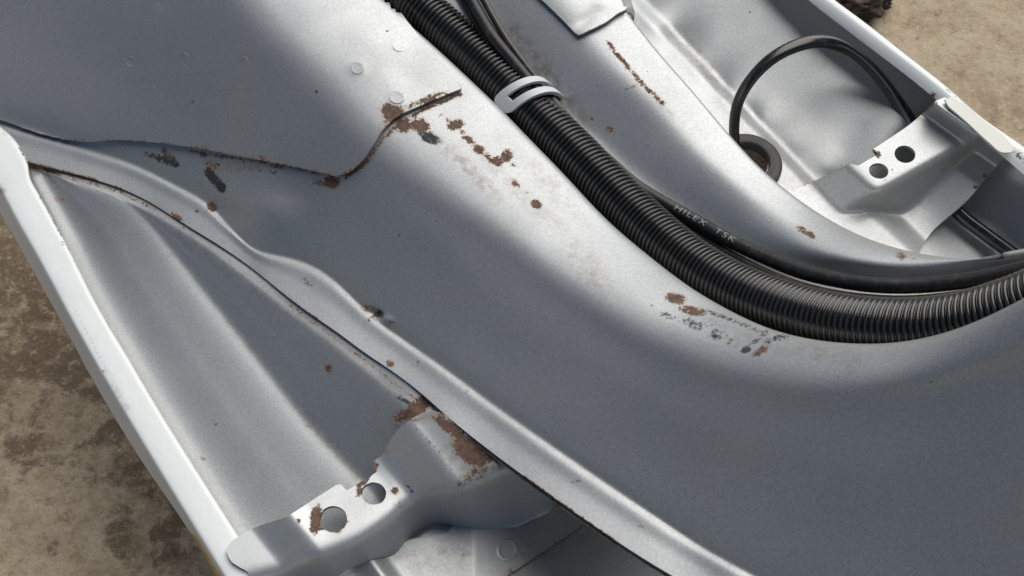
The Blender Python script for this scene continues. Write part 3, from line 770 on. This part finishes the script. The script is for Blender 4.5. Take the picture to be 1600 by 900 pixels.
# ---- welded cable clip round the conduit
loom_c = [(500,-190,38),(555,-105,39),(615,-32,40),(650,7,41),(700,48,43),(750,93,45),(800,143,48),(850,191,51),(900,240,54),(950,292,58),(1000,342,62),(1050,387,67),(1100,424,73),(1150,452,80),(1200,473,88),(1260,492,99),(1320,505,112),(1380,511,126),(1440,512,141),(1500,504,157),(1560,489,175),(1620,467,194),(1720,420,226)]
LC = gsmooth(crom(C3(up(loom_c)), 1700), 30)
LR = 0.0098
def frames(c):
    t = np.gradient(c, axis=0); t /= np.linalg.norm(t, axis=1)[:, None]
    v = CAM - c; v /= np.linalg.norm(v, axis=1)[:, None]
    s_ = np.cross(t, v); s_ /= np.linalg.norm(s_, axis=1)[:, None]       # to the lower left / right
    return t, s_, np.cross(s_, t)
def sweep(c, rad, k=24, twin=0.0, twist=None):
    t, s_, u = frames(c)
    vs_ = np.empty((len(c), k, 3)); a = np.linspace(0, 2 * math.pi, k, endpoint=False)
    rad = np.broadcast_to(np.asarray(rad, float), (len(c),)) if np.ndim(rad) < 2 else rad
    for j in range(k):
        ang = a[j]; aa = np.full(len(c), ang)
        r = rad if rad.ndim == 1 else rad[:, j]
        ex = math.cos(ang) * (1 + twin); ey = math.sin(ang) * (1 - 0.25 * twin) * (1 - 0.35 * twin * math.exp(-(math.cos(ang) / 0.35) ** 2))
        tw = np.zeros(len(c)) if twist is None else twist
        X = ex * np.cos(tw) - ey * np.sin(tw); Y = ex * np.sin(tw) + ey * np.cos(tw)
        vs_[:, j] = c + s_ * (X * r)[:, None] + u * (Y * r)[:, None]
    n_ = len(c); i, j = np.meshgrid(np.arange(n_ - 1), np.arange(k), indexing='ij')
    f_ = np.stack([i*k + j, i*k + (j+1) % k, (i+1)*k + (j+1) % k, (i+1)*k + j], -1).reshape(-1, 4)
    return vs_.reshape(-1, 3), f_

px, py = proj(LC); ic = int(np.argmin(np.hypot(px - 826, py - 160)))
t, s_, u = frames(LC); T, Sd, U = t[ic], s_[ic], u[ic]
# make Sd point to the image's lower left
if Sd @ (-VR - VU) < 0: Sd = -Sd
c0 = LC[ic]
rc = LR + 0.0016
NA, NW = 46, 13
th = np.concatenate([np.linspace(math.radians(48), math.radians(172), 34)])
prof = [(rc * math.cos(a), rc * math.sin(a)) for a in th]           # along Sd, U
for k in range(1, 13): prof.append((prof[33][0] - 0.0002 * k * 0.4, prof[33][1] - 0.0014 * k))
prof = np.array(prof); m = len(prof)
# skewed across the conduit as in the photo
wv = np.linspace(-1, 1, NW)
cv, keep = [], []
for i in range(m):
    fr = i / 33
    half = 0.0057 * min(1, math.sqrt(max(0.0, 1 - max(0, (0.16 - min(fr, .16)) / 0.16) ** 2)) * 0.75 + 0.25)
    for w in wv:
        cv.append(c0 + Sd * prof[i, 0] * 1.12 + U * prof[i, 1] + T * (w * half + 0.0075 * (fr - 0.45)))
cv = np.array(cv)
F = []
for i in range(m - 1):
    for j in range(NW - 1):
        slot = 8 <= i <= 38 and 4 <= j <= 7
        if not slot: F.append((i*NW + j, i*NW + j + 1, (i+1)*NW + j + 1, (i+1)*NW + j))
F = np.array(F)
nrm = vnormals(cv, F); 
if (nrm[20 * NW] @ U) < 0: F = F[:, ::-1].copy()
clip = mesh_ob('cable_clip', cv, F, M_CLIP, frame)
sm = clip.modifiers.new('thickness', 'SOLIDIFY'); sm.thickness = 0.0017; sm.offset = 1
sb = clip.modifiers.new('round', 'BEVEL'); sb.width = 0.0006; sb.segments = 3; sb.limit_method = 'ANGLE'; sb.angle_limit = math.radians(50)
clip['label'] = 'slotted grey metal clip bent over the ribbed conduit'

# ------------------------------------------------------------------ corrugated conduit
L = np.concatenate([[0], np.cumsum(np.linalg.norm(np.diff(LC, axis=0), axis=1))])
pitch = 0.00235
nseg = int(L[-1] / pitch * 9)
q = np.linspace(0, L[-1], nseg)
cc = np.stack([np.interp(q, L, LC[:, k]) for k in range(3)], 1)
ph = 2 * math.pi * q / pitch
wave = 2 * np.abs(np.sin(ph / 2)) ** 0.8 - 1.1
k = 40; a = np.linspace(0, 2 * math.pi, k, endpoint=False)
irr = np.array([mnoise.noise(Vector((x * 90, 0, 3))) for x in q])
rad = LR * (1 + 0.075 * wave)[:, None] * np.ones(k)[None]
px, py = proj(cc)
tape = np.exp(-((px - 735) / 26) ** 2)                                 # smooth taped stretch on the lower side
side = np.clip(np.cos(a - 0.2), 0, 1)
flat = np.clip(tape[:, None] * np.abs(np.sin(a * .5 - 1.2))[None] * 0.5, 0, 1)
rad = rad * (1 - flat) + LR * 1.03 * flat
rad = rad * (1 + irr[:, None] * 0.012)
v, f = sweep(cc, rad, k)
f = f if True else f
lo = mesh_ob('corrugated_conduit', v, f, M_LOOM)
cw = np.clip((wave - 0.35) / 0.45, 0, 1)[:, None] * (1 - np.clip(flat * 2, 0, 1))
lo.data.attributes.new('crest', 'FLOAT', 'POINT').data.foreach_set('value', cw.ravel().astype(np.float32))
tag(lo, 'thick black ribbed plastic conduit lying in the groove of the strut', 'conduit')

# ------------------------------------------------------------------ cables
def cable(name, pts, r_mm, mat, label, cat, k=18, n=260, twin=0, twist=None, sig=4, parent=None, lift=True):
    c = gsmooth(crom(C3([(x, y, h + float(np.interp(x, [1150, 1420], [11, 4]))) for x, y, h in up(pts)] if lift else pts), n), sig)
    v, f = sweep(c, r_mm / 1000, k, twin, None if twist is None else np.interp(np.linspace(0, 1, n), *zip(*twist)))
    ob = mesh_ob(name, v, f, mat, parent)
    if label: tag(ob, label, cat)
    return ob, c
ctl, CC = cable('control_cable', [(650,-150,40),(690,-70,40),(731,-8,41),(770,58,42),(812,108,43),(850,155,44),(900,208,45),(948,250,46),(992,289,48),(1033,315,51),(1072,337,54),(1105,356,58),(1140,376,62),(1198,403,70),(1250,424,79),(1310,438,91),(1370,446,104),(1440,446,119),(1520,437,137),(1600,420,157),(1680,398,178),(1760,368,200)],
   2.95, M_CABLE, 'smooth black control cable with small white lettering above the conduit', 'cable', k=40, n=420)
cable('brake_wire', [(675,-150,41),(715,-70,41),(752,-8,42),(788,56,43),(824,106,44),(858,148,44),(900,200,43),(950,255,42),(1010,310,46),(1080,360,52),(1150,402,61),(1230,440,75),(1300,459,88),(1360,467,100),(1420,469,113),(1500,461,131),(1560,449,145),(1620,432,160),(1720,395,190)],
   1.75, M_WIRE, 'thin brown black wire running beside the control cable into the clip', 'wire', n=360)
cable('sleeve_wire', [(640,-160,38),(680,-80,38),(719,-8,39),(758,60,40),(796,112,41),(830,160,42),(870,205,41),(915,255,40)],
   1.5, M_CABLE, 'thin black wire hugging the conduit above the clip', 'wire', n=160)
loop, LCV = cable('wiring_loop', [(1150,262,-8),(1149,235,2),(1147,195,14),(1158,148,30),(1178,118,37),(1205,92,42),(1245,71,45),(1280,64,44),(1310,70,40),(1340,87,35),(1375,122,27),(1400,156,20),(1424,192,15),(1446,240,11),(1470,290,8),(1495,330,6.2),(1540,366,5.6),(1590,402,5),(1650,445,4)],
   2.55, M_GLOSS, 'glossy black double cable looping out of the rubber grommet', 'cable', k=22, n=360, lift=False, twin=0.28, twist=[(0, 1.2), (0.2, 0.9), (0.36, 0.1), (0.42, -1.0), (0.6, -0.4), (1, 0.3)])

# lettering printed along the control cable
def lettering(text, c, x_from, x_to, size_mm, parent):
    cu = bpy.data.curves.new('lettering', 'FONT'); cu.body = text; cu.size = 1.0; cu.space_character = 1.25
    o = bpy.data.objects.new('lettering_source', cu); COL.objects.link(o)
    dg = bpy.context.evaluated_depsgraph_get(); me = bpy.data.meshes.new_from_object(o.evaluated_get(dg))
    bpy.data.objects.remove(o)
    bt = bmesh.new(); bt.from_mesh(me)
    for yy in np.linspace(0.04, 0.72, 12):                          # cut the glyphs so they can wrap round the cable
        bmesh.ops.bisect_plane(bt, geom=bt.verts[:] + bt.edges[:] + bt.faces[:], plane_co=(0, float(yy), 0), plane_no=(0, 1, 0))
    bmesh.ops.triangulate(bt, faces=bt.faces[:]); bt.to_mesh(me); bt.free()
    vv = np.array([tuple(v.co) for v in me.vertices]); ff = [list(p.vertices) for p in me.polygons]
    px, py = proj(c); i0 = np.interp(x_from, px, np.arange(len(c))); i1 = np.interp(x_to, px, np.arange(len(c)))
    x = vv[:, 0] / vv[:, 0].max(); y = vv[:, 1] / vv[:, 1].max()
    ii = i0 + x * (i1 - i0)
    t, s_, u = frames(c)
    if (s_[len(c)//2] @ (VR + VU)) < 0: s_ = -s_                     # towards image upper right = letter tops
    at = lambda arr: np.stack([np.interp(ii, np.arange(len(c)), arr[:, k]) for k in range(3)], 1)
    r = 0.00295 + 0.00007
    ang = (y - 0.5) * size_mm / 1000 / r + 0.42
    out = at(c) + at(s_) * (np.sin(ang) * r)[:, None] + at(u) * (np.cos(ang) * r)[:, None]
    m2 = bpy.data.meshes.new('lettering'); m2.from_pydata([tuple(p) for p in out], [], ff); m2.materials.append(M_PRINT)
    ob = bpy.data.objects.new('lettering', m2); COL.objects.link(ob); ob.parent = parent
    return ob
lettering('HILEX  TSK', CC, 1056, 1152, 2.5, ctl)

# ------------------------------------------------------------------ grommet
c = P(1168, 255, 5.4)
k = 48; prof = [(10.4, -3.5), (10.4, 1.6), (10.9, 2.4), (11.8, 2.5), (12.4, 1.8), (14.0, 1.8), (15.9, 1.4), (16.8, 0.6), (16.8, -0.8)]
vs_, fs = [], []
for r, z in prof:
    for j in range(k):
        a = 2 * math.pi * j / k; vs_.append((c[0] + r / 1000 * math.cos(a), c[1] + r / 1000 * math.sin(a) * 1.04, c[2] + z / 1000))
for i in range(len(prof) - 1):
    for j in range(k): fs.append((i*k + j, (i+1)*k + j, (i+1)*k + (j+1) % k, i*k + (j+1) % k))
gr = mesh_ob('rubber_grommet', vs_, fs, M_GROM)
tag(gr, 'dark grey rubber grommet ring set in the floor pan at the cable loop', 'grommet')

# ------------------------------------------------------------------ clod of earth at the top edge
r0 = ray(1326, -14); p0 = CAM + r0 * ((0.012 - CAM[2]) / r0[2])
bm = bmesh.new(); bmesh.ops.create_icosphere(bm, subdivisions=5, radius=1)
for v in bm.verts:
    d = v.co.normalized()
    kf = 1 + 0.22 * mnoise.fractal(d * 2.2, 1.0, 2.0, 4) + 0.06 * mnoise.fractal(d * 9, 1.0, 2.0, 3)
    v.co = Vector((d.x * 0.031 * kf, d.y * 0.023 * kf, d.z * 0.014 * kf))
me = bpy.data.meshes.new('earth_clod'); bm.to_mesh(me); bm.free()
me.materials.append(M_EARTH)
for p in me.polygons: p.use_smooth = True
cl = bpy.data.objects.new('earth_clod', me); COL.objects.link(cl); cl.location = (p0[0], p0[1], 0.009)
tag(cl, 'dark lump of earth on the concrete beyond the far rim', 'clod')
